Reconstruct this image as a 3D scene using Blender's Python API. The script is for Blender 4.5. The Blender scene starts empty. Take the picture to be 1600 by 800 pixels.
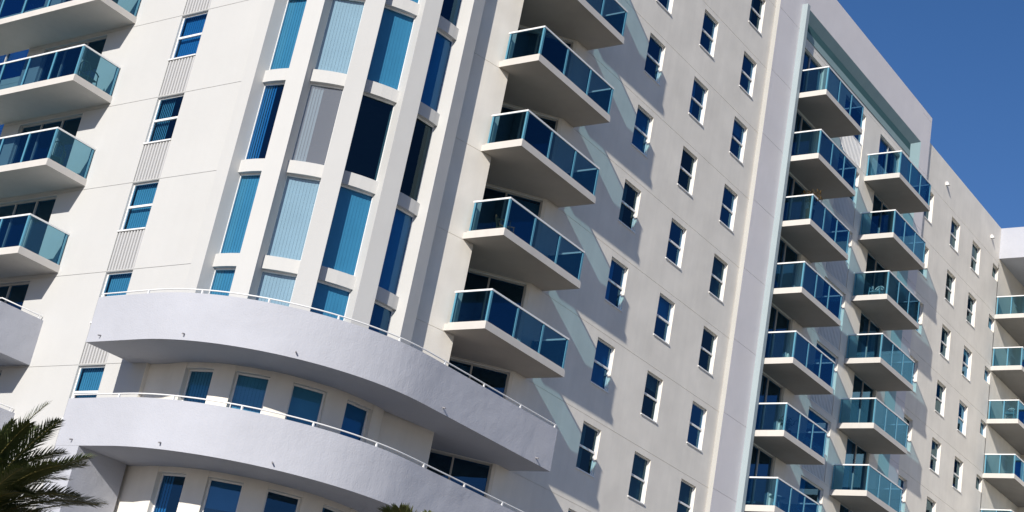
import bpy, bmesh, math, random
from mathutils import Vector, Matrix
random.seed(7)
sc = bpy.context.scene
COL = sc.collection
G = 33.4                       # height of the reference level above the ground

# ------------------------------------------------------------------ camera
cam_d = bpy.data.cameras.new("camera")
cam_d.sensor_width = 36.0
cam_d.lens = 2425.615 / 1600 * 36.0
cam_d.clip_end = 5000
cam = bpy.data.objects.new("camera", cam_d)
COL.objects.link(cam)
RIGHT = Vector((0.5648696, -0.8050896, 0.1809783))
DOWN = Vector((0.3913530, 0.0682893, -0.9177033))
FWD = Vector((0.7264745, 0.5892091, 0.3536488))
m = Matrix((RIGHT, -DOWN, -FWD)).transposed().to_4x4()
m.translation = Vector((-41.2701, -29.0631, -31.7626 + G))
cam.matrix_world = m
sc.camera = cam

# ------------------------------------------------------------------ sky, sun
SUN = Vector((-5.4, -1.50, 2.92)).normalized()
el = math.asin(SUN.z)
w = bpy.data.worlds.new("World")
sc.world = w
w.use_nodes = True
nt = w.node_tree
bg = nt.nodes["Background"]
sky = nt.nodes.new("ShaderNodeTexSky")
sky.sky_type = 'NISHITA'
sky.sun_disc = False
sky.sun_elevation = el
sky.sun_rotation = math.atan2(SUN.x, SUN.y)
sky.air_density = 1.0
sky.dust_density = 0.1
sky.ozone_density = 2.5
hs = nt.nodes.new("ShaderNodeHueSaturation"); hs.inputs["Saturation"].default_value = 1.28
nt.links.new(sky.outputs[0], hs.inputs["Color"]); vm = nt.nodes.new("ShaderNodeVectorMath"); vm.operation = 'MULTIPLY'; vm.inputs[1].default_value = (1.36, 1.08, 1.2)
nt.links.new(hs.outputs[0], vm.inputs[0]); nt.links.new(vm.outputs[0], bg.inputs[0])
bg.inputs[1].default_value = 0.082
sd = bpy.data.lights.new("sun", 'SUN')
sd.energy = 5.0
sd.angle = math.radians(0.5)
sd.color = (1.0, 0.94, 0.85)
sun = bpy.data.objects.new("sun", sd)
COL.objects.link(sun)
sun.location = (-60, -40, 80)
sun.rotation_euler = SUN.to_track_quat('Z', 'Y').to_euler()
sc.view_settings.view_transform = 'Standard'
sc.view_settings.look = 'None'
sc.view_settings.exposure = 0.1
sc.view_settings.gamma = 1.0
sc.cycles.max_bounces = 14
sc.cycles.transparent_max_bounces = 24

# ------------------------------------------------------------------ materials
def principled(name, col, rough=0.8, spec=0.3, metal=0.0):
    mt = bpy.data.materials.new(name)
    mt.use_nodes = True
    b = mt.node_tree.nodes["Principled BSDF"]
    b.inputs["Base Color"].default_value = (*col, 1)
    b.inputs["Roughness"].default_value = rough
    b.inputs["Specular IOR Level"].default_value = spec
    b.inputs["Metallic"].default_value = metal
    return mt

def stucco(name, col, var=0.05, bump=0.12, scale=0.5, streak=0.05):
    """painted render: broad mottling, faint vertical rain streaks, fine grain"""
    mt = principled(name, col, 0.88, 0.2)
    n, l = mt.node_tree.nodes, mt.node_tree.links
    b = n["Principled BSDF"]
    geo = n.new("ShaderNodeNewGeometry")
    n1 = n.new("ShaderNodeTexNoise"); n1.inputs["Scale"].default_value = scale; n1.inputs["Detail"].default_value = 6
    l.new(geo.outputs["Position"], n1.inputs["Vector"])
    mp = n.new("ShaderNodeMapping"); mp.inputs["Scale"].default_value = (2.2, 2.2, 0.12)
    l.new(geo.outputs["Position"], mp.inputs["Vector"])
    n2 = n.new("ShaderNodeTexNoise"); n2.inputs["Scale"].default_value = 1.6; n2.inputs["Detail"].default_value = 5
    l.new(mp.outputs[0], n2.inputs["Vector"])
    r1 = n.new("ShaderNodeMapRange"); r1.inputs[1].default_value = 0.3; r1.inputs[2].default_value = 0.7
    r1.inputs[3].default_value = 1 - var; r1.inputs[4].default_value = 1 + var * 0.5
    r2 = n.new("ShaderNodeMapRange"); r2.inputs[1].default_value = 0.35; r2.inputs[2].default_value = 0.75
    r2.inputs[3].default_value = 1.0; r2.inputs[4].default_value = 1 - streak
    l.new(n1.outputs[0], r1.inputs[0]); l.new(n2.outputs[0], r2.inputs[0])
    mu = n.new("ShaderNodeMath"); mu.operation = 'MULTIPLY'
    l.new(r1.outputs[0], mu.inputs[0]); l.new(r2.outputs[0], mu.inputs[1])
    vm = n.new("ShaderNodeVectorMath"); vm.operation = 'SCALE'
    vm.inputs[0].default_value = col
    l.new(mu.outputs[0], vm.inputs["Scale"]); l.new(vm.outputs[0], b.inputs["Base Color"])
    n3 = n.new("ShaderNodeTexNoise"); n3.inputs["Scale"].default_value = 22; n3.inputs["Detail"].default_value = 4
    l.new(geo.outputs["Position"], n3.inputs["Vector"])
    n4 = n.new("ShaderNodeTexNoise"); n4.inputs["Scale"].default_value = 1.1; n4.inputs["Detail"].default_value = 2
    l.new(geo.outputs["Position"], n4.inputs["Vector"])
    ad = n.new("ShaderNodeMath"); ad.operation = 'MULTIPLY_ADD'; ad.inputs[1].default_value = 5.0
    l.new(n4.outputs[0], ad.inputs[0]); l.new(n3.outputs[0], ad.inputs[2])
    bp = n.new("ShaderNodeBump"); bp.inputs["Strength"].default_value = bump; bp.inputs["Distance"].default_value = 0.02
    l.new(ad.outputs[0], bp.inputs["Height"]); l.new(bp.outputs[0], b.inputs["Normal"])
    return mt

def glass(name, tint, grazing, gloss=(1, 1, 1), fac=1.0, base=None, base_fac=0.0):
    """tinted sheet: light passes straight through, absorbed more at grazing angles, plus a mirror layer"""
    mt = bpy.data.materials.new(name); mt.use_nodes = True
    n, l = mt.node_tree.nodes, mt.node_tree.links
    n.clear()
    out = n.new("ShaderNodeOutputMaterial")
    lw = n.new("ShaderNodeLayerWeight"); lw.inputs["Blend"].default_value = 0.5
    rp = n.new("ShaderNodeMapRange"); rp.inputs[1].default_value = 0.15; rp.inputs[2].default_value = 0.72
    l.new(lw.outputs["Facing"], rp.inputs[0])
    mix = n.new("ShaderNodeMix"); mix.data_type = 'RGBA'
    mix.inputs[6].default_value = (*tint, 1); mix.inputs[7].default_value = (*grazing, 1)
    l.new(rp.outputs[0], mix.inputs[0])
    tr = n.new("ShaderNodeBsdfTransparent"); l.new(mix.outputs[2], tr.inputs[0])
    body = tr
    if base:
        df = n.new("ShaderNodeBsdfDiffuse"); df.inputs[0].default_value = (*base, 1)
        m0 = n.new("ShaderNodeMixShader"); m0.inputs[0].default_value = base_fac
        l.new(tr.outputs[0], m0.inputs[1]); l.new(df.outputs[0], m0.inputs[2]); body = m0
    gl = n.new("ShaderNodeBsdfGlossy"); gl.inputs["Roughness"].default_value = 0.015; gl.inputs[0].default_value = (*gloss, 1)
    pw = n.new("ShaderNodeMath"); pw.operation = 'POWER'; pw.inputs[1].default_value = 5.0
    l.new(lw.outputs["Facing"], pw.inputs[0])
    fr = n.new("ShaderNodeMath"); fr.operation = 'MULTIPLY_ADD'; fr.inputs[1].default_value = 0.95; fr.inputs[2].default_value = 0.05
    l.new(pw.outputs[0], fr.inputs[0])
    geo = n.new("ShaderNodeNewGeometry")
    bn = n.new("ShaderNodeTexNoise"); bn.inputs["Scale"].default_value = 0.9
    l.new(geo.outputs["Position"], bn.inputs["Vector"])
    bp = n.new("ShaderNodeBump"); bp.inputs["Strength"].default_value = 0.03; bp.inputs["Distance"].default_value = 0.05
    l.new(bn.outputs[0], bp.inputs["Height"]); l.new(bp.outputs[0], gl.inputs["Normal"])
    fm = n.new("ShaderNodeMath"); fm.operation = 'MULTIPLY'; fm.inputs[1].default_value = fac; fm.use_clamp = True
    l.new(fr.outputs[0], fm.inputs[0])
    ms = n.new("ShaderNodeMixShader")
    l.new(fm.outputs[0], ms.inputs[0]); l.new(body.outputs[0], ms.inputs[1]); l.new(gl.outputs[0], ms.inputs[2])
    l.new(ms.outputs[0], out.inputs[0])
    return mt

def varied(name, col, var=0.25, scale=3.0, rough=0.7, col2=None):
    mt = principled(name, col, rough, 0.25)
    n, l = mt.node_tree.nodes, mt.node_tree.links
    geo = n.new("ShaderNodeNewGeometry"); n1 = n.new("ShaderNodeTexNoise"); n1.inputs["Scale"].default_value = scale
    n1.inputs["Detail"].default_value = 5
    l.new(geo.outputs["Position"], n1.inputs["Vector"])
    mx = n.new("ShaderNodeMix"); mx.data_type = 'RGBA'
    c2 = col2 or tuple(c * (1 - var) for c in col)
    mx.inputs[6].default_value = (*col, 1); mx.inputs[7].default_value = (*c2, 1)
    r = n.new("ShaderNodeMapRange"); r.inputs[1].default_value = 0.35; r.inputs[2].default_value = 0.65
    l.new(n1.outputs[0], r.inputs[0]); l.new(r.outputs[0], mx.inputs[0])
    l.new(mx.outputs[2], n["Principled BSDF"].inputs["Base Color"])
    return mt

M = {}
M['wall'] = stucco('white_stucco', (0.54, 0.54, 0.53), var=0.025, streak=0.015)  # base lowered to offset the strong sun on left face and bay
M['wall_cream'] = stucco('cream_stucco', (0.82, 0.78, 0.705), var=0.09, streak=0.05, scale=0.7)
M['strip'] = stucco('return_stucco', (0.45, 0.445, 0.425), var=0.04)  # wall tone lowered so the sunlit return does not blow out
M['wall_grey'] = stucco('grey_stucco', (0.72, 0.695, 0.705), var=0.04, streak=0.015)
M['soffit_grey'] = stucco('grey_soffit_paint', (0.30, 0.28, 0.26), var=0.12)  # deep shade under framed and wing balconies put into the colour
M['soffit'] = stucco('soffit_paint', (0.42, 0.38, 0.335), var=0.12)  # shade under the recess balconies put into the colour
M['louvre'] = principled('louvre_metal', (0.50, 0.50, 0.50), 0.5)
M['teal_head'] = stucco('teal_head_paint', (0.26, 0.37, 0.38), var=0.03)  # same teal as the jambs, darkened to paint in the head's shade
M['lavender'] = stucco('lavender_stucco', (0.46, 0.473, 0.52), var=0.06, bump=0.4, streak=0.01)
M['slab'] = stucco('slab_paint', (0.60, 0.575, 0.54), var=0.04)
M['teal'] = stucco('teal_paint', (0.40, 0.56, 0.57), var=0.03)
M['teal_dark'] = stucco('dark_teal_paint', (0.05, 0.12, 0.13), var=0.03)  # stands in for the shadowed groove under the portal head
M['pale_blue'] = stucco('pale_blue_paint', (0.34, 0.40, 0.425), var=0.03)
M['trim'] = principled('white_metal', (0.80, 0.80, 0.79), 0.45, 0.4)
M['spout'] = principled('spout_metal', (0.30, 0.29, 0.30), 0.5)
M['alu'] = principled('teal_post', (0.09, 0.27, 0.37), 0.4, 0.4)
M['frame_grey'] = principled('grey_metal_frame', (0.42, 0.42, 0.41), 0.45, 0.4)
M['guard'] = glass('blue_guard_glass', (0.235, 0.44, 0.52), (0.006, 0.055, 0.13), gloss=(0.22, 0.62, 1.0), fac=1.4)
M['pane'] = glass('blue_window_glass', (0.25, 0.52, 0.68), (0.11, 0.36, 0.55), gloss=(0.4, 0.7, 1.0), fac=1.3)
M['pane_smoke'] = glass('smoked_window_glass', (0.22, 0.36, 0.42), (0.1, 0.2, 0.25), gloss=(0.5, 0.75, 0.9), fac=1.0)
M['pane_dark'] = glass('dark_window_glass', (0.14, 0.40, 0.66), (0.06, 0.26, 0.5), gloss=(0.3, 0.65, 1.0), fac=1.8)
M['pane_grey'] = glass('hazy_window_glass', (0.5, 0.6, 0.66), (0.4, 0.5, 0.6), fac=1.3, base=(0.35, 0.38, 0.42), base_fac=0.35)  # diffuse layer paints a hazy sky reflection into the pane
M['pane_pale'] = glass('pale_window_glass', (0.53, 0.67, 0.76), (0.4, 0.55, 0.66), fac=1.3)  # lighter tint stands in for the bay's pale sky reflection
M['blind'] = varied('vertical_blind', (0.74, 0.74, 0.72), 0.06, 1.5, 0.8)
M['curtain'] = varied('curtain_cloth', (0.55, 0.53, 0.50), 0.25, 1.0, 0.9)
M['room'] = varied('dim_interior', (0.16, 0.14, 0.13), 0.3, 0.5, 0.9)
M['roof'] = varied('roof_membrane', (0.45, 0.44, 0.42), 0.2, 0.4, 0.9)
M['plastic_green'] = principled('green_resin', (0.03, 0.07, 0.06), 0.45)
M['plastic_white'] = principled('white_resin', (0.75, 0.78, 0.78), 0.45)
M['wood'] = varied('teak', (0.25, 0.13, 0.06), 0.4, 8, 0.6)
M['bark'] = varied('palm_bark', (0.13, 0.09, 0.06), 0.5, 6, 0.95)
M['frond'] = varied('palm_leaf', (0.12, 0.135, 0.05), 0.4, 1.6, 0.4, (0.055, 0.078, 0.028))
M['frond_dry'] = varied('dry_palm_leaf', (0.24, 0.15, 0.07), 0.4, 3, 0.7)
M['frond_yellow'] = varied('young_palm_leaf', (0.17, 0.20, 0.06), 0.3, 2, 0.5)
M['rachis'] = principled('palm_stem', (0.17, 0.15, 0.05), 0.6)
M['plant'] = varied('golden_plant', (0.30, 0.19, 0.06), 0.4, 6, 0.6)
M['plant_green'] = varied('green_plant', (0.10, 0.14, 0.03), 0.4, 6, 0.6)
M['terracotta'] = varied('terracotta', (0.36, 0.16, 0.09), 0.2, 5, 0.8)
M['ground'] = varied('sandy_ground', (0.13, 0.125, 0.10), 0.3, 0.15, 0.95)
M['plaza'] = varied('pale_concrete', (0.22, 0.205, 0.18), 0.2, 0.6, 0.9)
M['asphalt'] = varied('asphalt', (0.055, 0.055, 0.058), 0.2, 1.5, 0.9)
M['paint'] = principled('road_paint', (0.75, 0.75, 0.72), 0.7)

# ------------------------------------------------------------------ helpers
class MB:
    def __init__(s): s.v = []; s.f = []; s.mi = []; s.cur = 0
    def quad(s, *p):
        i = len(s.v); s.v += [tuple(q) for q in p]; s.f.append(tuple(range(i, i + len(p)))); s.mi.append(s.cur); return s
    def box(s, x0, x1, y0, y1, z0, z1):
        a, b = min(x0, x1), max(x0, x1); c, d = min(y0, y1), max(y0, y1); e, f = min(z0, z1), max(z0, z1)
        i = len(s.v)
        s.v += [(a, c, e), (b, c, e), (b, d, e), (a, d, e), (a, c, f), (b, c, f), (b, d, f), (a, d, f)]
        for q in ((0, 3, 2, 1), (4, 5, 6, 7), (0, 1, 5, 4), (1, 2, 6, 5), (2, 3, 7, 6), (3, 0, 4, 7)):
            s.f.append(tuple(i + k for k in q)); s.mi.append(s.cur)
        return s
    def prism(s, poly, z0, z1, caps=True):
        """poly counter-clockwise seen from above"""
        n = len(poly); i = len(s.v)
        s.v += [(x, y, z0) for x, y in poly] + [(x, y, z1) for x, y in poly]
        for k in range(n):
            j = (k + 1) % n; s.f.append((i + k, i + j, i + n + j, i + n + k)); s.mi.append(s.cur)
        if caps:
            s.f.append(tuple(i + n + k for k in range(n))); s.mi.append(s.cur)
            s.f.append(tuple(i + k for k in reversed(range(n)))); s.mi.append(s.cur)
        return s
    def tube(s, p, q, r, r2=None, n=8):
        p, q = Vector(p), Vector(q); r2 = r if r2 is None else r2
        d = (q - p).normalized(); u = d.orthogonal().normalized(); v = d.cross(u)
        i = len(s.v)
        for c, rr in ((p, r), (q, r2)):
            for k in range(n):
                a = 2 * math.pi * k / n; s.v.append(tuple(c + (u * math.cos(a) + v * math.sin(a)) * rr))
        for k in range(n):
            j = (k + 1) % n; s.f.append((i + k, i + j, i + n + j, i + n + k)); s.mi.append(s.cur)
        s.f.append(tuple(i + n + k for k in range(n))); s.mi.append(s.cur)
        s.f.append(tuple(i + k for k in reversed(range(n)))); s.mi.append(s.cur)
        return s
    def path_tube(s, pts, r, n=8):
        pts = [Vector(p) for p in pts]; i = len(s.v); N = len(pts)
        for k, p in enumerate(pts):
            d = (pts[min(k + 1, N - 1)] - pts[max(k - 1, 0)]).normalized()
            u = d.cross(Vector((0, 0, 1)));  u = u.normalized() if u.length > 1e-4 else Vector((1, 0, 0)); v = d.cross(u)
            for a in range(n):
                t = 2 * math.pi * a / n; s.v.append(tuple(p + (u * math.cos(t) + v * math.sin(t)) * r))
        for k in range(N - 1):
            for a in range(n):
                b = (a + 1) % n; s.f.append((i + k * n + a, i + k * n + b, i + (k + 1) * n + b, i + (k + 1) * n + a)); s.mi.append(s.cur)
        return s
    def mesh(s, name, *mats, smooth=False):
        me = bpy.data.meshes.new(name); me.from_pydata(s.v, [], s.f)
        for mt in mats: me.materials.append(mt)
        for p, i in zip(me.polygons, s.mi): p.material_index = i
        if smooth:
            for p in me.polygons: p.use_smooth = True
        me.update(); return me

def add(name, me, parent=None, loc=(0, 0, 0), rz=0.0, label=None):
    o = bpy.data.objects.new(name, me); COL.objects.link(o); o.parent = parent
    o.location = loc; o.rotation_euler = (0, 0, rz)
    if label: o['label'] = label
    return o
def tag(o, label=None, cat=None, group=None, kind=None):
    for k, v in (('label', label), ('category', cat), ('group', group), ('kind', kind)):
        if v: o[k] = v
    return o
def copy_tree(o, parent=None):
    c = o.copy(); COL.objects.link(c); c.parent = parent
    for ch in list(o.children): copy_tree(ch, c)
    return c

# ------------------------------------------------------------------ setting: ground
g = MB(); R0 = 2500
g.quad((-R0, -R0, 0), (R0, -R0, 0), (R0, R0, 0), (-R0, R0, 0))
tag(add('ground', g.mesh('ground', M['ground'])), 'wide sandy ground reaching the horizon', kind='structure')
g = MB(); g.prism([(-34, -26), (60, -26), (60, 45), (-34, 45)], 0.0, 0.14)
tag(add('pavement', g.mesh('pavement', M['plaza'])), 'pale concrete forecourt around the building', kind='structure')
g = MB(); g.quad((-400, -42, .004), (400, -42, .004), (400, -33, .004), (-400, -33, .004))
tag(add('road', g.mesh('road', M['asphalt'])), 'asphalt road in front of the forecourt', kind='structure')
g = MB()
for k in range(-40, 40): g.quad((k * 6, -37.6, .008), (k * 6 + 3, -37.6, .008), (k * 6 + 3, -37.45, .008), (k * 6, -37.45, .008))
tag(add('road_markings', g.mesh('road_markings', M['paint'])), 'dashed white centre line painted on the road', kind='structure')

# ------------------------------------------------------------------ the building
B = bpy.data.objects.new('apartment_building', None); COL.objects.link(B)
tag(B, 'tall white apartment building with curved corner bay, blue glass balconies and curved lavender terraces', 'building')
BASE = -G
JO = 0.22                      # joints lie this far above each window head; heads at 3, 0, -3 ... on the right face
HEADS = [3 - 3 * k for k in range(12)]

def P2(p0, p1):
    d = Vector((p1[0] - p0[0], p1[1] - p0[1])); return d.length, math.atan2(d.y, d.x)

def wall_grid(mb, L, z0, z1, holes, rev=0.15, groove=True):
    gr = 0.008 if groove else 0
    a, b = z0 + gr, z1 - gr
    xs = sorted({0, L} | {h[0] for h in holes} | {h[1] for h in holes})
    zs = sorted({a, b} | {max(a, h[2]) for h in holes} | {min(b, h[3]) for h in holes})
    inside = lambda x, z: any(h[0] < x < h[1] and h[2] < z < h[3] for h in holes)
    for x0, x1 in zip(xs, xs[1:]):
        for c0, c1 in zip(zs, zs[1:]):
            if not inside((x0 + x1) / 2, (c0 + c1) / 2):
                mb.quad((x0, 0, c0), (x1, 0, c0), (x1, 0, c1), (x0, 0, c1))
        if groove:
            if not inside((x0 + x1) / 2, b - .01): mb.quad((x0, 0, b), (x1, 0, b), (x1, .015, b), (x0, .015, b)).quad((x0, .015, b), (x1, .015, b), (x1, .015, z1 + gr), (x0, .015, z1 + gr))
            if not inside((x0 + x1) / 2, a + .01): mb.quad((x0, .015, a), (x1, .015, a), (x1, 0, a), (x0, 0, a))
    for x0, x1, c0, c1 in holes:
        e, f = max(a, c0), min(b, c1)
        mb.quad((x0, 0, e), (x0, 0, f), (x0, rev, f), (x0, rev, e))
        mb.quad((x1, 0, f), (x1, 0, e), (x1, rev, e), (x1, rev, f))
        if c1 < b + 1e-6: mb.quad((x0, 0, f), (x1, 0, f), (x1, rev, f), (x0, rev, f))
        if c0 > a - 1e-6: mb.quad((x0, 0, e), (x0, rev, e), (x1, rev, e), (x1, 0, e))

def storeys(ztop, zbot=BASE, off=JO):
    """joint levels from top to bottom"""
    z = off + 3 * math.floor((ztop - off) / 3 - 1e-6); out = [ztop]
    while z > zbot + 0.4: out.append(z); z -= 3
    out.append(zbot); return out

def facade(p0, p1, ztop, holes, mat, zbot=BASE, rev=0.15):
    """one wall_panel object for each storey; holes in (s0, s1, zlow, zhigh)"""
    L, rz = P2(p0, p1); lv = storeys(ztop, zbot)
    for hi, lo in zip(lv, lv[1:]):
        hs = [h for h in holes if h[3] > lo and h[2] < hi]
        mb = MB(); wall_grid(mb, L, lo, hi, hs, rev)
        add('wall_panel', mb.mesh('wall_panel', mat), B, (p0[0], p0[1], G), rz)

# ---- window kinds, local: origin at top left corner of the opening on the wall face, -Y outward
def slats(x0, x1, z0, z1, y, pitch=0.10, amp=0.005):
    mb = MB(); n = max(2, int(round((x1 - x0) / pitch))); dx = (x1 - x0) / n
    for i in range(n):
        a = x0 + i * dx; mb.quad((a, y + amp, z0), (a + dx, y - amp, z0), (a + dx, y - amp, z1), (a, y + amp, z1))
    return mb
_cache = {}
def cached(key, fn):
    if key not in _cache: _cache[key] = fn()
    return _cache[key]

def window(p0, p1, s, zhead, wd, ht, style, glassm='pane', y=0.10, sash=True, fr=0.05):
    """p0,p1: wall line; s: distance along it"""
    L, rz = P2(p0, p1)
    x = p0[0] + math.cos(rz) * s; yy = p0[1] + math.sin(rz) * s
    def frame():
        mb = MB(); d0, d1 = y, y + .06
        mb.box(0, fr, d0, d1, -ht, 0).box(wd - fr, wd, d0, d1, -ht, 0).box(fr, wd - fr, d0, d1, -fr, 0).box(fr, wd - fr, d0, d1, -ht, -ht + fr)
        if sash: mb.box(fr, wd - fr, d0 - .012, d1, -ht / 2 - .035, -ht / 2 + .035)
        if sash: mb.box(-.02, wd + .02, -.035, y - .002, -ht - .045, -ht + .001)
        return mb.mesh('window_frame', M['trim'])
    o = add('window', cached(('wf', wd, ht, y, sash, fr), frame), B, (x, yy, zhead + G), rz)
    def pane(a, b, c, d): return lambda: MB().quad((a, c, b), (a + 0 + (d - a), c, b), (d, c, 0), (a, c, 0))
    def pmesh(z0, z1, yy2):
        return MB().quad((fr, yy2, z0), (wd - fr, yy2, z0), (wd - fr, yy2, z1), (fr, yy2, z1)).mesh('pane', M[glassm])
    if sash:
        add('pane', cached(('p1', wd, ht, glassm, y), lambda: pmesh(-ht / 2 + .035, -fr, y + .02)), o)
        add('pane', cached(('p2', wd, ht, glassm, y), lambda: pmesh(-ht + fr, -ht / 2 - .035, y + .035)), o)
    else:
        add('pane', cached(('p0', wd, ht, glassm, y), lambda: pmesh(-ht + fr, -fr, y + .03)), o)
    yb = y + (.16 if sash else .09)
    if style == 'full':
        add('blind', cached(('b', wd, ht, y), lambda: slats(.01, wd - .01, -ht, 0, yb).mesh('blind', M['blind'])), o)
    elif style in ('left', 'right', 'part'):
        f = random.choice((.25, .35, .5)) if style != 'part' else .42
        a, b2 = (0.01, wd * f) if style != 'right' else (wd * (1 - f), wd - .01)
        add('blind', cached(('b', wd, ht, y, a, b2), lambda: slats(a, b2, -ht, 0, yb, .09, .018).mesh('blind', M['blind'])), o)
    elif style == 'roller':
        zz = -ht * random.choice((.3, .5, .62))
        add('blind', cached(('r', wd, ht, y, zz), lambda: MB().quad((0, yb, zz), (wd, yb, zz), (wd, yb, 0), (0, yb, 0)).mesh('blind', M['curtain'])), o)
    elif style == 'drape':
        add('blind', cached(('d', wd, ht, y), lambda: slats(.01, wd - .01, -ht, 0, yb, .16, .05).mesh('blind', M['curtain'])), o)
    return o

def door(p0, p1, s, zhead, wd, ht, n, styles, glassm='pane_dark', y=0.1):
    """sliding glass door, n leaves"""
    L, rz = P2(p0, p1)
    x = p0[0] + math.cos(rz) * s; yy = p0[1] + math.sin(rz) * s
    fr = .06; lw = wd / n
    def frame():
        mb = MB(); mb.box(0, wd, y, y + .1, -fr, 0).box(0, wd, y, y + .1, -ht, -ht + fr)
        for i in range(n + 1):
            c = min(max(i * lw, fr / 2), wd - fr / 2); mb.box(c - fr / 2, c + fr / 2, y - .01, y + .1, -ht + fr, -fr)
        return mb.mesh('sliding_door', M['frame_grey'])
    o = add('sliding_door', cached(('sd', wd, ht, n, y), frame), B, (x, yy, zhead + G), rz)
    for i in range(n):
        a, b = i * lw + fr / 2, (i + 1) * lw - fr / 2
        add('pane', cached(('dp', round(a, 3), round(b, 3), ht, glassm, y), lambda: MB().quad((a, y + .04, -ht + fr), (b, y + .04, -ht + fr), (b, y + .04, -fr), (a, y + .04, -fr)).mesh('pane', M[glassm])), o)
        st = styles[i % len(styles)]
        if st: add('curtain', cached(('dc', round(a, 3), ht, st, y), lambda: slats(a - .02, b + .02, -ht, 0, y + .25, .12, .04).mesh('curtain', M['blind' if st == 1 else 'curtain'])), o)
    return o

# ---- glass balcony, local: origin at the left wall end, underside of the slab; X right, -Y out
def balcony(loc, rz, W, D, T=.21, RH=1.30, nf=3, ns=1, poly=None, inset=.06, label=None, under='soffit'):
    def slab():
        mb = MB()
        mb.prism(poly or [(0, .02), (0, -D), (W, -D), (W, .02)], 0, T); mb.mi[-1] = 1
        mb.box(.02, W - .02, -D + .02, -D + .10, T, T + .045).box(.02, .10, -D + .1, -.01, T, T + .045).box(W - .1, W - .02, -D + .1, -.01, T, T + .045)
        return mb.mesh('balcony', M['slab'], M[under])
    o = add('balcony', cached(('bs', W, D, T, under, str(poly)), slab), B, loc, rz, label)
    i = inset; z0, z1 = T + .045, RH - .05
    xl, xr, yf = i, W - i, -D + i
    def rail():
        mb = MB(); r = .028
        mb.box(xl - r, xr + r, yf - r, yf + r, RH - .055, RH).box(xl - r, xl + r, yf + r, -.01, RH - .055, RH).box(xr - r, xr + r, yf + r, -.01, RH - .055, RH)
        return mb.mesh('handrail', M['trim'])
    add('handrail', cached(('hr', W, D, RH), rail), o)
    def gp(a, b):
        (ax, ay), (bx, by) = a, b
        return MB().quad((ax, ay, z0), (bx, by, z0), (bx, by, z1), (ax, ay, z1)).mesh('glass_panel', M['guard'])
    def post(x, y2):
        return lambda: MB().box(x - .038, x + .038, y2 - .03, y2 + .03, z0, z1).mesh('post', M['alu'])
    e = .03
    fx = [xl + (xr - xl) * k / nf for k in range(nf + 1)]
    for k in range(nf):
        add('glass_panel', cached(('g', W, D, RH, T, nf, k), lambda: gp((fx[k] + .012, yf), (fx[k + 1] - .012, yf))), o)
    for sx, nm in ((xl, 'l'), (xr, 'r')):
        ys = [yf + (-.03 - yf) * k / ns for k in range(ns + 1)]
        for k in range(ns):
            add('glass_panel', cached(('gs', W, D, RH, T, ns, k, nm), lambda: gp((sx, ys[k] + .012), (sx, ys[k + 1] - .012))), o)
    for k, x in enumerate(fx):
        xx = min(max(x, xl + .025), xr - .025)
        add('post', cached(('po', W, D, RH, T, round(xx, 3), 'f'), post(xx, yf + .012)), o)
    for sx, d in ((xl + .025, 'l'), (xr - .025, 'r')):
        for k in range(1, ns + 1):
            yy = yf + (-.08 - yf) * k / ns
            add('post', cached(('po', W, D, RH, T, round(sx, 3), round(yy, 3)), post(sx, yy)), o)
    return o

# ================= right-hand face (plane y = 0, facing -Y)
TOPZ = 6.5
A0, A1 = (-4.2, 0.0), (8.75, 0.0)
hA = []; wins = []
WW, WH = 1.12, 1.61
for h in HEADS:
    for x in (0.0, 3.38, 6.74):
        hA.append((x + 4.2, x + 4.2 + WW, h - WH, h)); wins.append((x + 4.2, h))
facade(A0, A1, TOPZ, hA, M['wall_cream'])
stl = ['roller', 'left', None, 'drape', 'right', 'roller', None, 'drape']
for s, h in wins:
    window(A0, A1, s, h, WW, WH, random.choice(stl), random.choice(('pane_dark', 'pane_dark', 'pane_smoke', 'pane_dark')))

# ---- projecting surround: block 0.2 m proud with a splayed opening
def absadd(name, mb, mat, label=None, *more):
    return add(name, mb.mesh(name, mat, *more), B, (0, 0, G), 0, label)
YB = -0.2
lv = storeys(TOPZ)
for hi, lo in zip(lv, lv[1:]):                                    # left strip and right strip by storey
    mb = MB(); wall_grid(mb, 10.9 - 8.75, lo, hi, [], 0, True)
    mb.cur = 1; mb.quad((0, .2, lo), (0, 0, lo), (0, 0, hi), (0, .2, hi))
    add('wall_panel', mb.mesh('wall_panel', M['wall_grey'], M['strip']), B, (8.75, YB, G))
    a = min(hi, 4.6)
    mb = MB(); wall_grid(mb, 25.5 - 24.4, lo, hi, [], 0, True)
    mb.quad((1.1, 0, lo), (1.1, .2, lo), (1.1, .2, hi), (1.1, 0, hi))
    add('wall_panel', mb.mesh('wall_panel', M['wall_grey']), B, (24.4, YB, G))
mb = MB(); mb.quad((10.9, YB, 4.6), (24.4, YB, 4.6), (24.4, YB, TOPZ), (10.9, YB, TOPZ))
absadd('wall_panel', mb, M['wall_grey'])
mb = MB(); mb.quad((8.75, YB, TOPZ), (25.5, YB, TOPZ), (25.5, .6, TOPZ), (8.75, .6, TOPZ)).quad((25.5, YB, 5.3), (25.5, .6, 5.3), (25.5, .6, TOPZ), (25.5, YB, TOPZ))
absadd('parapet_cap', mb, M['wall_cream'])
mb = MB()                                                         # splayed jambs in pale teal, head in its shaded copy, bands below
mb.quad((24.4, YB, BASE), (24.4, YB, 4.6), (23.6, -.004, 4.12), (23.6, -.004, BASE))
mb.quad((11.2, -.004, BASE), (11.2, -.004, 4.12), (10.9, YB, 4.6), (10.9, YB, BASE))
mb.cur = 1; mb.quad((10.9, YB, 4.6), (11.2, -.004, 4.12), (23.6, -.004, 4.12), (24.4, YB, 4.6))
absadd('portal_surround', mb, M['teal'], 'pale teal splayed surround framing the two balcony columns', M['teal_head'])
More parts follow.
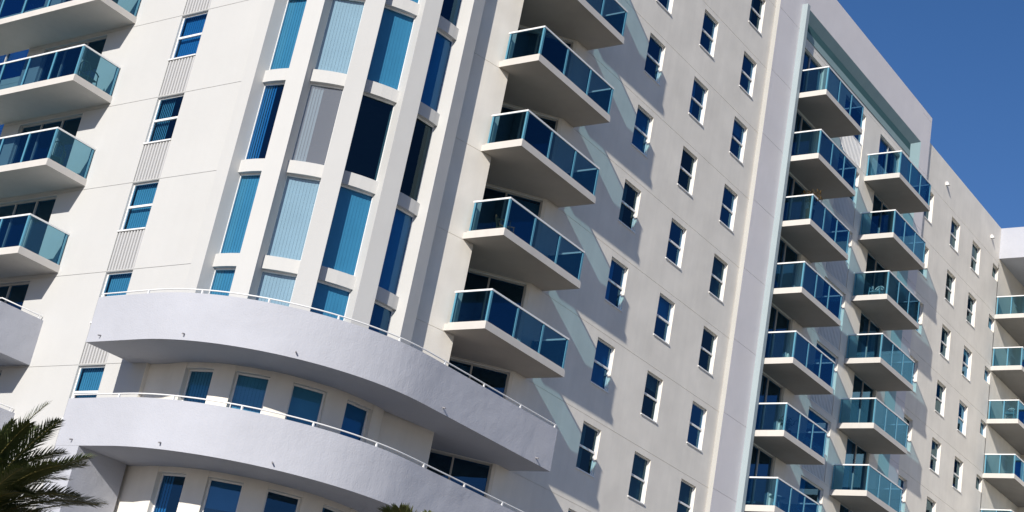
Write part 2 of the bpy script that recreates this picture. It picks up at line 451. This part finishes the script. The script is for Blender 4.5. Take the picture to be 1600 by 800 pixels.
mb = MB(); mb.box(11.2, 23.6, -.03, -.001, 3.42, 3.74); mb.quad((11.2, -.02, 3.74), (23.6, -.02, 3.74), (23.6, -.02, 4.12), (11.2, -.02, 4.12))
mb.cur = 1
mb.mi[-1] = 1  # groove shadow painted as a dark band
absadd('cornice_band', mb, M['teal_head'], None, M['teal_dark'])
mb = MB(); mb.box(10.66, 10.9, -.46, YB + .001, BASE, 4.46)
absadd('portal_fin', mb, M['pale_blue'], 'thin pale blue vertical fin along the edge of the balcony recess')

# ---- wall inside the surround
C0, C1 = (10.9, 0.0), (25.5, 0.0)
off = -10.9
hC = []
for h in HEADS:
    hh = h - .04
    hC += [(11.25 + off, 13.75 + off, hh - 2.7, hh), (16.15 + off, 18.4 + off, hh - 2.70, hh), (20.16 + off, 22.6 + off, hh - 2.7, hh)]
facade(C0, C1, 3.42, hC, M['wall_cream'], rev=.18)
def louvre(p0, p1, s, ztop, wd, ht, y=.03):
    L, rz = P2(p0, p1)
    def mk():
        mb = MB(); n = max(6, int(wd / .13)); dx = wd / n
        for i in range(n):
            a = i * dx
            pr = ((0, y + .07), (.3, y + .07), (.42, y), (.9, y), (1.0, y + .07))
            for (u, v), (u2, v2) in zip(pr, pr[1:]):
                mb.quad((a + u * dx, v, -ht), (a + u2 * dx, v2, -ht), (a + u2 * dx, v2, 0), (a + u * dx, v, 0))
            mb.quad((a, y + .07, -ht), (a + dx, y + .07, -ht), (a + dx * .9, y, -ht), (a + dx * .42, y, -ht))
        mb.box(0, wd, y + .07, y + .1, -ht, 0)
        return mb.mesh('louvre_panel', M['louvre'])
    def bars():
        mb = MB(); n = int(wd / .14); dx = wd / n
        for i in range(n): mb.box(i * dx + .02, i * dx + .085, y, y + .05, -ht, 0)
        mb.box(0, wd, y - .004, y + .054, -.04, 0).box(0, wd, y - .004, y + .054, -ht, -ht + .04)
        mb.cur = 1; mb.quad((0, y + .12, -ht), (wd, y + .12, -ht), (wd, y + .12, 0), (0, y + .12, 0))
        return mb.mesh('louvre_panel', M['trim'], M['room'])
    add('louvre_panel', cached(('lv', wd, ht, y), bars if wd > 2 else mk), B, (p0[0] + math.cos(rz) * s, p0[1] + math.sin(rz) * s, ztop + G), rz)
for h in HEADS:
    hh = h - .04
    door(C0, C1, 11.25 + off, hh, 2.5, 2.68, 2, random.choice(((0, 0), (2, 0), (0, 1))))
    door(C0, C1, 20.16 + off, hh, 2.44, 2.68, 2, random.choice(((0, 0), (0, 2), (1, 0))))
    window(C0, C1, 16.15 + off, hh, 2.25, 1.48, random.choice(('part', 'full', 'left')), 'pane_dark', sash=False)
    louvre(C0, C1, 16.15 + off, hh - 1.5, 2.25, 1.2)

# ---- wall right of the surround, facing -Y
D0, D1 = (25.5, 0.0), (36.8, 0.0)
hD = []; off = -25.5
for h in HEADS:
    hh = h - .08
    for x, wd, ht in ((26.05, 1.05, WH), (29.65, 1.2, WH), (32.76, 1.2, WH), (35.93, .95, .78)):
        hD.append((x + off, x + off + wd, hh - ht, hh))
facade(D0, D1, 5.37, hD, M['wall_cream'], rev=.2)
for h in HEADS:
    hh = h - .08
    for x, wd, ht in ((26.05, 1.05, WH), (29.65, 1.2, WH), (32.76, 1.2, WH), (35.93, .95, .78)):
        window(D0, D1, x + off, hh, wd, ht, random.choice(stl), random.choice(('pane_dark', 'pane_smoke')), y=.14, sash=ht > 1)
# two small vent hoods near the roof
for x in (28.5, 35.35):
    mb = MB(); mb.box(x - .07, x + .07, -.1, 0, 4.14, 4.32); mb.quad((x - .07, -.2, 4.14), (x + .07, -.2, 4.14), (x + .07, -.1, 4.32), (x - .07, -.1, 4.32))
    mb.quad((x - .07, -.2, 4.14), (x - .07, -.1, 4.32), (x - .07, -.1, 4.14)).quad((x + .07, -.2, 4.14), (x + .07, -.1, 4.14), (x + .07, -.1, 4.32))
    absadd('vent_hood', mb, M['trim'])

# ---- balconies inside the surround (two columns)
nameN = 'balcony in the left column of the framed recess'
for k in range(10):
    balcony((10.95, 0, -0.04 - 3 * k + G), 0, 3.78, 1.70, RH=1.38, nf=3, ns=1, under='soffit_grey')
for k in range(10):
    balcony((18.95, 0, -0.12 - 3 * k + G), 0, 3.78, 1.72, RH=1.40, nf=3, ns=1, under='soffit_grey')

# ================= far wing beyond the corner (faces -X)
WX = 36.8
mb = MB(); mb.box(WX, WX + 9, -14, 0, 3.53, 5.37)
absadd('roof_parapet', mb, M['lavender'], 'white roof parapet of the far wing')
W0, W1 = (42.5, 0.0), (42.5, -14.0)
hW = [(.35 + .3, 1.9, h - 2.75, h - .35) for h in HEADS] + [(3.2, 5.6, h - 2.75, h - .35) for h in HEADS]
facade(W0, W1, 3.53, hW, M['wall_cream'], rev=.15)
for h in HEADS:
    door(W0, W1, .65, h - .35, 1.25, 2.4, 1, (0,))
    door(W0, W1, 3.2, h - .35, 2.4, 2.4, 2, (0, 2))
mb = MB(); mb.quad((WX, 0, BASE), (42.5, 0, BASE), (42.5, 0, 3.53), (WX, 0, 3.53))
absadd('wall_panel', mb, M['wall_cream'])
WD = 42.5 - WX
for k in range(11):
    # local X along world -Y is not used: the slab is drawn directly, guard on its -X and -Y sides
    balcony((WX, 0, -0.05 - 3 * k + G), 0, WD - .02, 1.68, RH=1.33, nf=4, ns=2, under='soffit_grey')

# ================= recess left of column A: angled door wall, panel wall
E0, E1 = (-7.4, 2.80), (-4.2, 0.0)
Ld = math.hypot(E1[0] - E0[0], E1[1] - E0[1])
hE = [(.45, Ld - .12, h - 2.55, h + .19) for h in HEADS]
facade(E0, E1, TOPZ, hE, M['wall_cream'], rev=.12)
for i, h in enumerate(HEADS):
    door(E0, E1, .45, h + .19, Ld - .57, 2.70, 3, ((0, 0), (2, 0), (0, 0), (0, 2))[i % 4])
facade((-7.4, 0.0), (-7.4, 2.8), TOPZ, [], M['wall_cream'])
facade((-9.35, 0.40), (-7.4, 0.0), TOPZ, [], M['wall_cream'])
for k in range(-2, 4):
    # slab runs back into the recess to the angled doors
    x0 = -7.84
    poly = [(0, .12), (0, -1.47), (4.30, -1.47), (4.30, .0), (-4.2 - x0, .0), (-4.2 - x0, .03), (-7.38 - x0, 2.76), (-7.38 - x0, .02), (-7.5 - x0, .02)]
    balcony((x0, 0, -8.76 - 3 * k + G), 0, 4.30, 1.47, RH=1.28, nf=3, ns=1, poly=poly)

# ================= curved corner bay, centre (-10, 4)
CX, CY = -10.0, 4.0
def pol(R, a): a = math.radians(a); return (CX - R * math.cos(a), CY - R * math.sin(a))
FIN = [-4.3, 21.0, 46.1, 71.2, 96.4]
BAY = [8.4, 33.5, 58.6, 83.8]
HT = .29
for c in FIN:
    a = math.radians(c); u = Vector((-math.cos(a), -math.sin(a))); n = Vector((-u.y, u.x))
    P = Vector((CX, CY)); q = [P + u * 3.45 - n * HT, P + u * 4.08 - n * HT, P + u * 4.08 + n * HT, P + u * 3.45 + n * HT]
    poly = [tuple(t) for t in q]
    area = sum(poly[i][0] * poly[(i + 1) % 4][1] - poly[(i + 1) % 4][0] * poly[i][1] for i in range(4))
    if area < 0: poly.reverse()
    mb = MB(); mb.prism(poly, -20.6, TOPZ)
    o = absadd('pilaster', mb, M['wall'])
HW = 8.6                                                          # half width of a bay in degrees
def arc_band(R, Rin, a0, a1, z0, z1, n=4):
    mb = MB(); A = [a0 + (a1 - a0) * i / n for i in range(n + 1)]
    outp = [pol(R, a) for a in A]; inp = [pol(Rin, a) for a in reversed(A)]
    poly = outp + inp
    area = sum(poly[i][0] * poly[(i + 1) % len(poly)][1] - poly[(i + 1) % len(poly)][0] * poly[i][1] for i in range(len(poly)))
    if area < 0: poly.reverse()
    return mb.prism(poly, z0, z1)
bay_style = {  # (bay, storey): (blind, glass)
}
def bay_window(i, ztop, ht, style, gm, R=3.64, hw=None):
    hw = hw or HW
    p0, p1 = pol(R, BAY[i] - hw), pol(R, BAY[i] + hw)
    L, rz = P2(p0, p1)
    return window(p0, p1, 0, ztop, L, ht, style, gm, y=0.0, sash=False, fr=.05)
rows = list(range(-4, 4))                                         # spandrel underside at -11.9 - 3r ...
tab = {1: [('part', 'pane_dark'), ('part', 'pane_grey'), (None, 'pane_smoke'), (None, 'pane_smoke')],
       0: [('full', 'pane'), ('full', 'pane_pale'), ('full', 'pane'), ('full', 'pane_dark')],
       2: [('full', 'pane'), ('full', 'pane_pale'), ('full', 'pane'), ('full', 'pane_dark')],
       3: [('full', 'pane'), ('full', 'pane_pale'), ('full', 'pane'), ('drape', 'pane_dark')],
       -1: [('full', 'pane'), ('full', 'pane'), ('full', 'pane'), ('left', 'pane_dark')]}
for i in range(4):
    for r in range(-5, 4):
        zt = -8.9 - 3 * r                                         # underside of the spandrel above this window
        zb = zt - 2.6 if r < 3 else -20.6
        st, gm = tab.get(r, tab[-1])[i]
        mb = arc_band(3.76, 3.5, BAY[i] - HW - .6, BAY[i] + HW + .6, zt, zt + .4)
        absadd('spandrel', mb, M['wall'])
        bay_window(i, zt, zt - zb, st, gm)
# lower curved wall behind the terraces: piers and lintels, windows set back
edges = [-13] + [e for b in BAY for e in (b - 7.6, b + 7.6)] + [99]
for j in range(0, len(edges), 2):
    absadd('wall_pier', arc_band(3.76, 3.42, edges[j], edges[j + 1], BASE, -20.75, 6), M['wall_cream'])
for i in range(4):
    for t in range(4):
        zf = -20.8 - 3 * t
        absadd('lintel', arc_band(3.74, 3.42, BAY[i] - 7.7, BAY[i] + 7.7, zf - .16, zf + .06), M['wall_cream'])
        bay_window(i, zf - .16, 2.62, (['part', 'roller', None, 'left'][i] if t else 'full'), 'pane_dark' if t or i > 2 else 'pane', 3.6, 7.6)

# ================= left-hand face (plane x = -13.84, facing -X); s runs from y = 16.6 towards y = 4.5
XL = -13.84
F0, F1 = (XL, 16.6), (XL, 4.45)
hF = []
LH = [-8.78 + 3 * 5 - 3 * k for k in range(14)]                   # opening heads = joint levels
for h in LH:
    if h - 2.9 < BASE + .2: continue
    hF.append((16.6 - 8.60, 16.6 - 7.36, h - 2.97, h - .02))
    hF.append((16.6 - 15.65, 16.6 - 12.28, h - 2.75, h - .06))
facade(F0, F1, TOPZ, hF, M['wall'], zbot=-20.78, rev=.16)
facade(F0, (XL, 5.56), -20.78, hF, M['wall'], rev=.16)
facade((XL, 5.56), (-13.70, 5.56), -20.78, [], M['wall_cream'])
facade((-13.70, 5.56), (-13.70, 4.2), -20.78, [], M['wall_cream'])
lst = {0: ('full', 'pane_dark'), 1: ('left', 'pane'), 2: ('full', 'pane'), 3: ('full', 'pane'), 4: ('full', 'pane')}
for h in LH:
    if h - 2.9 < BASE + .2: continue
    k = round((-8.78 - h) / 3)
    st, gm = lst.get(k, ('full', 'pane'))
    window(F0, F1, 16.6 - 8.60, h - .02, 1.24, 1.62, st, gm, y=.08)
    louvre(F0, F1, 16.6 - 8.60, h - 1.66, 1.24, 1.31, y=.0)
    door(F0, F1, 16.6 - 15.65, h - .06, 3.37, 2.69, 3, {0: (0, 2, 0), 1: (0, 2, 0)}.get(k, (0, 0, 0)))
facade((-12.3, 16.6), (XL, 16.6), TOPZ, [], M['wall_cream'])
facade((-12.3, 30.0), (-12.3, 16.6), TOPZ, [(6.0, 12.6, h - 2.75, h - .3) for h in LH if h - 2.9 > BASE], M['wall_cream'])
for h in LH:
    if h - 2.9 > BASE: door((-12.3, 30.0), (-12.3, 16.6), 6.0, h - .3, 6.6, 2.45, 4, (0, 2, 0, 0))
for k in range(-2, 4):
    balcony((XL, 24.95, -11.66 + 3 - 3 * k + G), -math.pi / 2, 14.0, 1.60, T=.2, RH=1.34, nf=10, ns=1, inset=.05, under='slab')
# solid parapet terraces below the glass balconies
def rail_on(path, zt, parent, step=2.0):
    z = zt + .13
    add('handrail', MB().path_tube([(x, y, z) for x, y in path], .021).mesh('handrail', M['trim'], smooth=True), parent)
    seg = [0]
    for a, b in zip(path, path[1:]): seg.append(seg[-1] + math.hypot(b[0] - a[0], b[1] - a[1]))
    n = max(2, int(seg[-1] / step)); me = cached('rpost', lambda: MB().box(-.022, .022, -.022, .022, -.03, .12).mesh('rail_post', M['trim']))
    for i in range(n + 1):
        d = .08 + (seg[-1] - .16) * i / n
        k = next(j for j in range(len(seg) - 1) if seg[j + 1] >= d)
        t = (d - seg[k]) / (seg[k + 1] - seg[k])
        add('rail_post', me, parent, (path[k][0] + (path[k + 1][0] - path[k][0]) * t, path[k][1] + (path[k + 1][1] - path[k][1]) * t, zt))
def offset(path, d):
    out = []
    for i, (x, y) in enumerate(path):
        a = path[max(i - 1, 0)]; b = path[min(i + 1, len(path) - 1)]
        t = Vector((b[0] - a[0], b[1] - a[1])).normalized(); out.append((x - t.y * d, y + t.x * d))
    return out
def ribbon(mb, o_, i_, z0, z1):
    for k in range(len(o_) - 1):
        a, b, c, d = o_[k], o_[k + 1], i_[k + 1], i_[k]
        mb.quad((*a, z0), (*b, z0), (*b, z1), (*a, z1)).quad((*c, z0), (*d, z0), (*d, z1), (*c, z1))
        mb.quad((*a, z1), (*b, z1), (*c, z1), (*d, z1)).quad((*d, z0), (*c, z0), (*b, z0), (*a, z0))
    for a, d in ((o_[0], i_[0]), (o_[-1], i_[-1])): mb.quad((*a, z0), (*d, z0), (*d, z1), (*a, z1))
for k in range(3):
    zb = -20.72 - 3 * k
    mb = MB(); x0 = -15.48
    mb.box(x0, XL - .001, 10.97, 24.9, zb, zb + .2)
    mb.box(x0 - .001, x0 + .15, 10.96, 24.9, zb - .001, zb + 1.46).box(x0 + .15, XL - .002, 10.96, 11.11, zb - .001, zb + 1.46)
    o = absadd('side_terrace', mb, M['lavender'])
    rail_on([(x0 + .07, 24.8), (x0 + .07, 11.04), (XL - .05, 11.04)], zb + 1.46, o)
# ================= curved terraces round the corner
RR = 5.58
SPOUTS = [[(-15.58, 5.62, -20.62), (-15.36, 2.45, -20.62), (-13.74, -.16, -20.62), (-9.1, -1.58, -20.62), (-4.36, -1.56, -20.62)], [(-15.58, 5.53, -23.62), (-15.31, 2.28, -23.62), (-13.68, -.22, -23.62), (-9.1, -1.58, -23.62)], []]
def ring_path(ystart):
    pts = [(CX - RR, ystart - (ystart - CY) * i / 3) for i in range(3)]
    pts += [(CX - RR * math.cos(a), CY - RR * math.sin(a)) for a in [math.pi / 2 * i / 40 for i in range(41)]]
    pts += [(-8.0, -1.58), (-6.5, -1.57), (-5.0, -1.56), (-3.5, -1.55)]
    return pts
for k, ys in ((0, 6.2), (1, 6.2), (2, 5.2)):
    zb = -20.8 - 3 * k - (.33 if k == 2 else 0); zt = zb + 1.35
    path = ring_path(ys); inner = offset(path, .16)
    mb = MB(); ribbon(mb, path, inner, zb, zt)
    # slab: between the parapet and the wall behind
    wallp = [(XL + .05, ys)] + [pol(3.6, a) for a in (0, 15, 30, 45, 60, 75, 90)] + [(-7.45, .02), (-7.45, 2.7), (-4.2, .02), (-3.5, .02)]
    mid = [(p[0], p[1]) for p in inner]
    poly = mid + list(reversed(wallp))
    bm = bmesh.new()
    area = sum(poly[i][0] * poly[(i + 1) % len(poly)][1] - poly[(i + 1) % len(poly)][0] * poly[i][1] for i in range(len(poly)))
    if area < 0: poly.reverse()
    mb.prism(poly, zb + .003, zb + .21)
    # closing pieces at the two ends
    mb.box(path[0][0] + .16, XL - .01, ys - .15, ys, zb, zt)
    mb.box(-3.66, -3.5, -1.39, -.01, zb, zt)
    o = absadd('curved_terrace', mb, M['lavender'], ('upper', 'lower', 'lowest')[k] + ' curved lavender terrace wrapping the corner')
    for p in o.data.polygons: p.use_smooth = False
    rail_on(offset(path, .08), zt, o, 1.9)
    for x, y, z in SPOUTS[k]:
        n = Vector((x - CX, y - CY)).normalized() if x < CX and y < CY else (Vector((-1, 0)) if x < CX else Vector((0, -1)))
        mb2 = MB().tube((x - n.x * .02, y - n.y * .02, z), (x + n.x * .10, y + n.y * .10, z - .03), .021)
        add('drain_spout', mb2.mesh('drain_spout', M['spout']), o)
# buttress wall under the second terrace
mb = MB(); mb.box(-15.575, XL - .01, 5.2, 6.19, BASE, -23.8)
absadd('buttress', mb, M['lavender'])

# ================= floors inside, core, roof
foot = [(-13.6, 4.2), (-10.1, .6), (-7.5, .5), (-7.5, 2.9), (-4.1, .35), (39.4, .35), (39.4, 14), (-12.2, 14.0), (-12.2, 16.4), (-13.6, 16.4)]
for h in [TOPZ - .3] + [JO + 3 - 3 * k for k in range(12)]:
    mb = MB()
    if h == TOPZ - .3:
        foot2 = [(-13.8, 4.2), (-13.2, 2.2), (-11.6, .8), (-9.4, .45), (-7.4, .05), (-7.4, 2.8), (-4.2, .05), (25.4, .05), (25.4, 14), (-12.3, 14.0), (-12.3, 29), (-4, 29), (-4, 30), (-12.4, 30), (-12.4, 16.55), (-13.8, 16.55)]
        mb.prism([(-13.8, 4.2), (-13.2, 2.2), (-11.6, .8), (-9.4, .45), (-7.4, .05), (-7.4, 2.8), (-4.2, .05), (25.4, .05), (25.4, 16), (-13.8, 16)], h, h + .2)
        absadd('roof', mb, M['roof'])
    else:
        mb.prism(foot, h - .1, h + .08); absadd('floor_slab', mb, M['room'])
mb = MB(); mb.prism([(25.4, .05), (45.7, .05), (45.7, 16), (25.4, 16)], 4.9, 5.0); absadd('roof', mb, M['roof'])
mb = MB()                                                         # partitions of the rooms behind the facades
mb.box(-4, 39, 4.2, 4.3, BASE, 3)
mb.box(-9.8, -9.7, 4.6, 16, BASE, 3)
mb.box(-9.8, -4, 4.5, 4.6, BASE, 3)
for x in (-1.9, 2.2, 5.6, 9.9, 14.9, 19.3, 24.5, 28.4, 31.8, 35.0): mb.box(x, x + .1, .3, 4.2, BASE, 3)
for y in (6.3, 10.2): mb.box(-13.6, -9.8, y, y + .1, BASE, 3)
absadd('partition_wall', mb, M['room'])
mb = MB(); mb.quad((45.8, 0, BASE), (45.8, 16, BASE), (45.8, 16, 5.37), (45.8, 0, 5.37)).quad((45.8, 16, BASE), (-13.84, 16.61, BASE), (-13.84, 16.61, 6.5), (45.8, 16, 5.37))
absadd('rear_wall', mb, M['wall_cream'])

# ================= chairs on the balconies
def chair_mesh_parts():
    def seat():
        mb = MB(); mb.prism([(-.22, -.20), (.22, -.20), (.20, .2), (-.20, .2)], .42, .45); return mb.mesh('seat', None)
    return seat
def make_chair(mat, label, loc, rz, group):
    root = bpy.data.objects.new('garden_chair', None); COL.objects.link(root); root.location = loc; root.rotation_euler = (0, 0, rz)
    tag(root, label, 'chair', group)
    def M2(key, fn): return cached((key, mat), lambda: fn().mesh(key, M[mat]))
    add('seat', M2('seat', lambda: MB().prism([(-.24, -.22), (.24, -.22), (.21, .21), (-.21, .21)], .41, .44)), root)
    for sx in (-1, 1):
        add('leg', M2('leg_f%d' % sx, lambda: MB().tube((sx * .27, -.26, 0), (sx * .25, -.20, .64), .022, .018)), root)
        add('leg', M2('leg_b%d' % sx, lambda: MB().tube((sx * .25, .30, 0), (sx * .20, .2, .46), .022, .02)), root)
        add('armrest', M2('arm%d' % sx, lambda: MB().path_tube([(sx * .25, -.24, .63), (sx * .28, -.05, .66), (sx * .26, .15, .66), (sx * .20, .26, .68)], .024)), root)
    def back():
        mb = MB(); arc = [(.22 * math.cos(t), .24 + .10 * math.sin(t), .62 + .27 * math.sin(t)) for t in [math.pi * i / 12 for i in range(13)]]
        mb.path_tube([(.21, .2, .43)] + arc + [(-.21, .2, .43)], .02)
        for x in (-.13, -.065, 0, .065, .13):
            mb.path_tube([(x * .9, .2, .43), (x * 1.1, .29, .65), (x * .95, .33, .87 - abs(x) * .8)], .013, 6)
        return mb
    add('backrest', M2('backrest', back), root)
    return root
gch = 'garden chairs on the balconies'
zK = lambda k: -11.66 + 3 - 3 * k + .2 + G
make_chair('plastic_green', 'dark green resin chair behind the side glass of the second left balcony from the top', (-14.55, 11.6, zK(1)), 1.9, gch)
make_chair('plastic_green', 'dark green resin armchair behind the side glass of the third left balcony from the top', (-14.75, 11.65, zK(2)), 2.5, gch)
make_chair('plastic_green', 'dark green chair on the topmost left balcony, cut by the top of the picture', (-14.7, 11.6, zK(0)), 2.2, gch)
make_chair('plastic_white', 'pale resin chair on the far right wing balcony, third from the top', (37.25, -1.05, -0.05 - 6 + .21 + G), -1.5, gch)
make_chair('plastic_white', 'pale resin chair seen through the end glass, third balcony down in the right framed column', (19.7, -.85, -0.12 - 6 + .21 + G), -1.6, gch)
make_chair('wood', 'brown wooden chair, fourth balcony down in the stack right of the curved bay', (-6.9, -.7, -8.76 - 6 + .21 + G), .4, gch)

# small round table on the lowest visible balcony of the left framed column
def table(loc, label):
    t = bpy.data.objects.new('side_table', None); COL.objects.link(t); t.location = loc; tag(t, label, 'table')
    add('table_top', MB().tube((0, 0, .68), (0, 0, .71), .32, n=20).mesh('table_top', M['plastic_white']), t)
    for a in range(3):
        c, s = math.cos(a * 2.1), math.sin(a * 2.1)
        add('leg', MB().tube((c * .26, s * .26, 0), (c * .08, s * .08, .68), .02).mesh('leg', M['plastic_white']), t)
table((12.2, -1.1, -0.04 - 18 + .21 + G), 'small white round table on the lowest balcony in view of the left framed column')

# potted plants
def plant(loc, label, mat, n=16, h=.8, pot=.42):
    t = bpy.data.objects.new('potted_plant', None); COL.objects.link(t); t.location = loc; tag(t, label, 'plant')
    add('pot', MB().tube((0, 0, 0), (0, 0, pot), .13, .19, 14).mesh('pot', M['terracotta']), t)
    mb = MB()
    for i in range(n):
        a = random.uniform(0, 6.28); sp = random.uniform(.1, .42); hh = random.uniform(.5, 1) * h
        p = [Vector((0, 0, pot - .02)), Vector((math.cos(a) * sp * .4, math.sin(a) * sp * .4, pot + hh * .6)), Vector((math.cos(a) * sp, math.sin(a) * sp, pot + hh))]
        side = Vector((-math.sin(a), math.cos(a), 0)) * .012; mb.quad(p[0] - side, p[0] + side, p[1] + side, p[1] - side).quad(p[1] - side, p[1] + side, p[2])
        for j in range(9):
            q = p[1].lerp(p[2], j / 8); d = Vector((random.uniform(-1, 1), random.uniform(-1, 1), random.uniform(-.4, .8))).normalized() * random.uniform(.1, .2)
            s2 = d.cross(Vector((0, 0, 1))).normalized() * .022; mb.quad(q, q + d * .5 + s2, q + d, q + d * .5 - s2)
    add('foliage', mb.mesh('foliage', M[mat]), t)
plant((11.35, -1.42, -0.04 - 6 + .21 + G), 'golden leafy potted plant rising above the rail, third balcony of the left framed column', 'plant', 26, .95, .62)
plant((12.0, -1.25, -0.04 - 15 + .21 + G), 'yellow green potted plant behind glass, second lowest balcony of the left framed column', 'plant_green', 18, .5, .35)

# ================= palms
def frond_mesh(seed, L, mat, droop=1.0, leaf=.47):
    rnd = random.Random(seed); mb = MB(); N = 54
    def pos(t): return Vector((L * (t - .12 * t * t * droop), 0, L * (.34 * t - .42 * droop * t * t)))
    mb.cur = 1
    pts = [pos(i / 14) for i in range(15)]
    for i in range(14):
        r = .022 * (1 - i / 15) + .004; mb.tube(pts[i], pts[i + 1], r, r * .93, 5)
    mb.cur = 0
    for i in range(N):
        t = .10 + .90 * i / N; p = pos(t); d = (pos(min(t + .02, 1.02)) - pos(t - .02)).normalized()
        ln = leaf * math.sin(math.pi * min(1, .14 + t * .80)) ** .6 * rnd.uniform(.82, 1.08)
        if t > .9: ln *= .8
        for sg in (-1, 1):
            for rep in (0, 1):
                side = Vector((0, sg, 0)); up = d.cross(side) * sg
                if up.z < 0: up = -up
                v = (d * (.78 + .15 * rep) + side * (.52 + rnd.uniform(-.12, .12)) + up * (.30 if rep == 0 else -.05) + Vector((0, 0, rnd.uniform(-.1, .05)))).normalized()
                wv = v.cross(up).normalized() * .0135
                q = p + d * rep * (L / N * .5)
                m1 = q + v * ln * .55; tip = q + v * ln + Vector((0, 0, -.04 * ln))
                mb.quad(q - wv * .6, q + wv * .6, m1 + wv, m1 - wv).quad(m1 - wv, m1 + wv, tip)
    return mb.mesh('frond', M[mat], M['rachis'])
def palm(loc, label, H, nf, L, seed, tiltdir=0):
    rnd = random.Random(seed)
    t = bpy.data.objects.new('palm_tree', None); COL.objects.link(t); t.location = loc; tag(t, label, 'palm tree', 'palm trees in front of the building')
    mb = MB()
    for i in range(int(H / .16)):
        z = i * .16; r = .25 - .07 * z / H; mb.tube((0, 0, z), (0, 0, z + .16), r * .93, r * 1.08, 14)
    add('trunk', mb.mesh('trunk', M['bark']), t)
    kinds = [frond_mesh(seed + 1, L, 'frond'), frond_mesh(seed + 2, L * .94, 'frond', 1.2), frond_mesh(seed + 3, L * 1.04, 'frond', .6), frond_mesh(seed + 4, L * .9, 'frond_dry', 1.5), frond_mesh(seed + 5, L * .8, 'frond_yellow', .5, .3)]
    for i in range(nf):
        u = i / nf
        o = add('frond', kinds[4] if i < 5 else kinds[3] if (u > .90 or i % 9 == 7) else kinds[i % 3], t, (0, 0, H + .05 - .25 * u), 0)
        az = i * 2.39996 + rnd.uniform(-.15, .15); elv = math.radians(84 - 66 * u + rnd.uniform(-6, 6))
        o.rotation_euler = (rnd.uniform(-.25, .25), -(elv - .35), az)
        o.scale = (1, 1, 1)
    return t
palm((-25.9, -6.0, 0.14), 'palm tree with dark feathery fronds at the lower left corner of the picture', -28.7 + G, 84, 2.7, 11)
palm((-22.75, -13.75, 0.14), 'palm tree showing only its frond tips at the bottom edge below the curved terrace', -28.6 + G, 36, 1.75, 31)
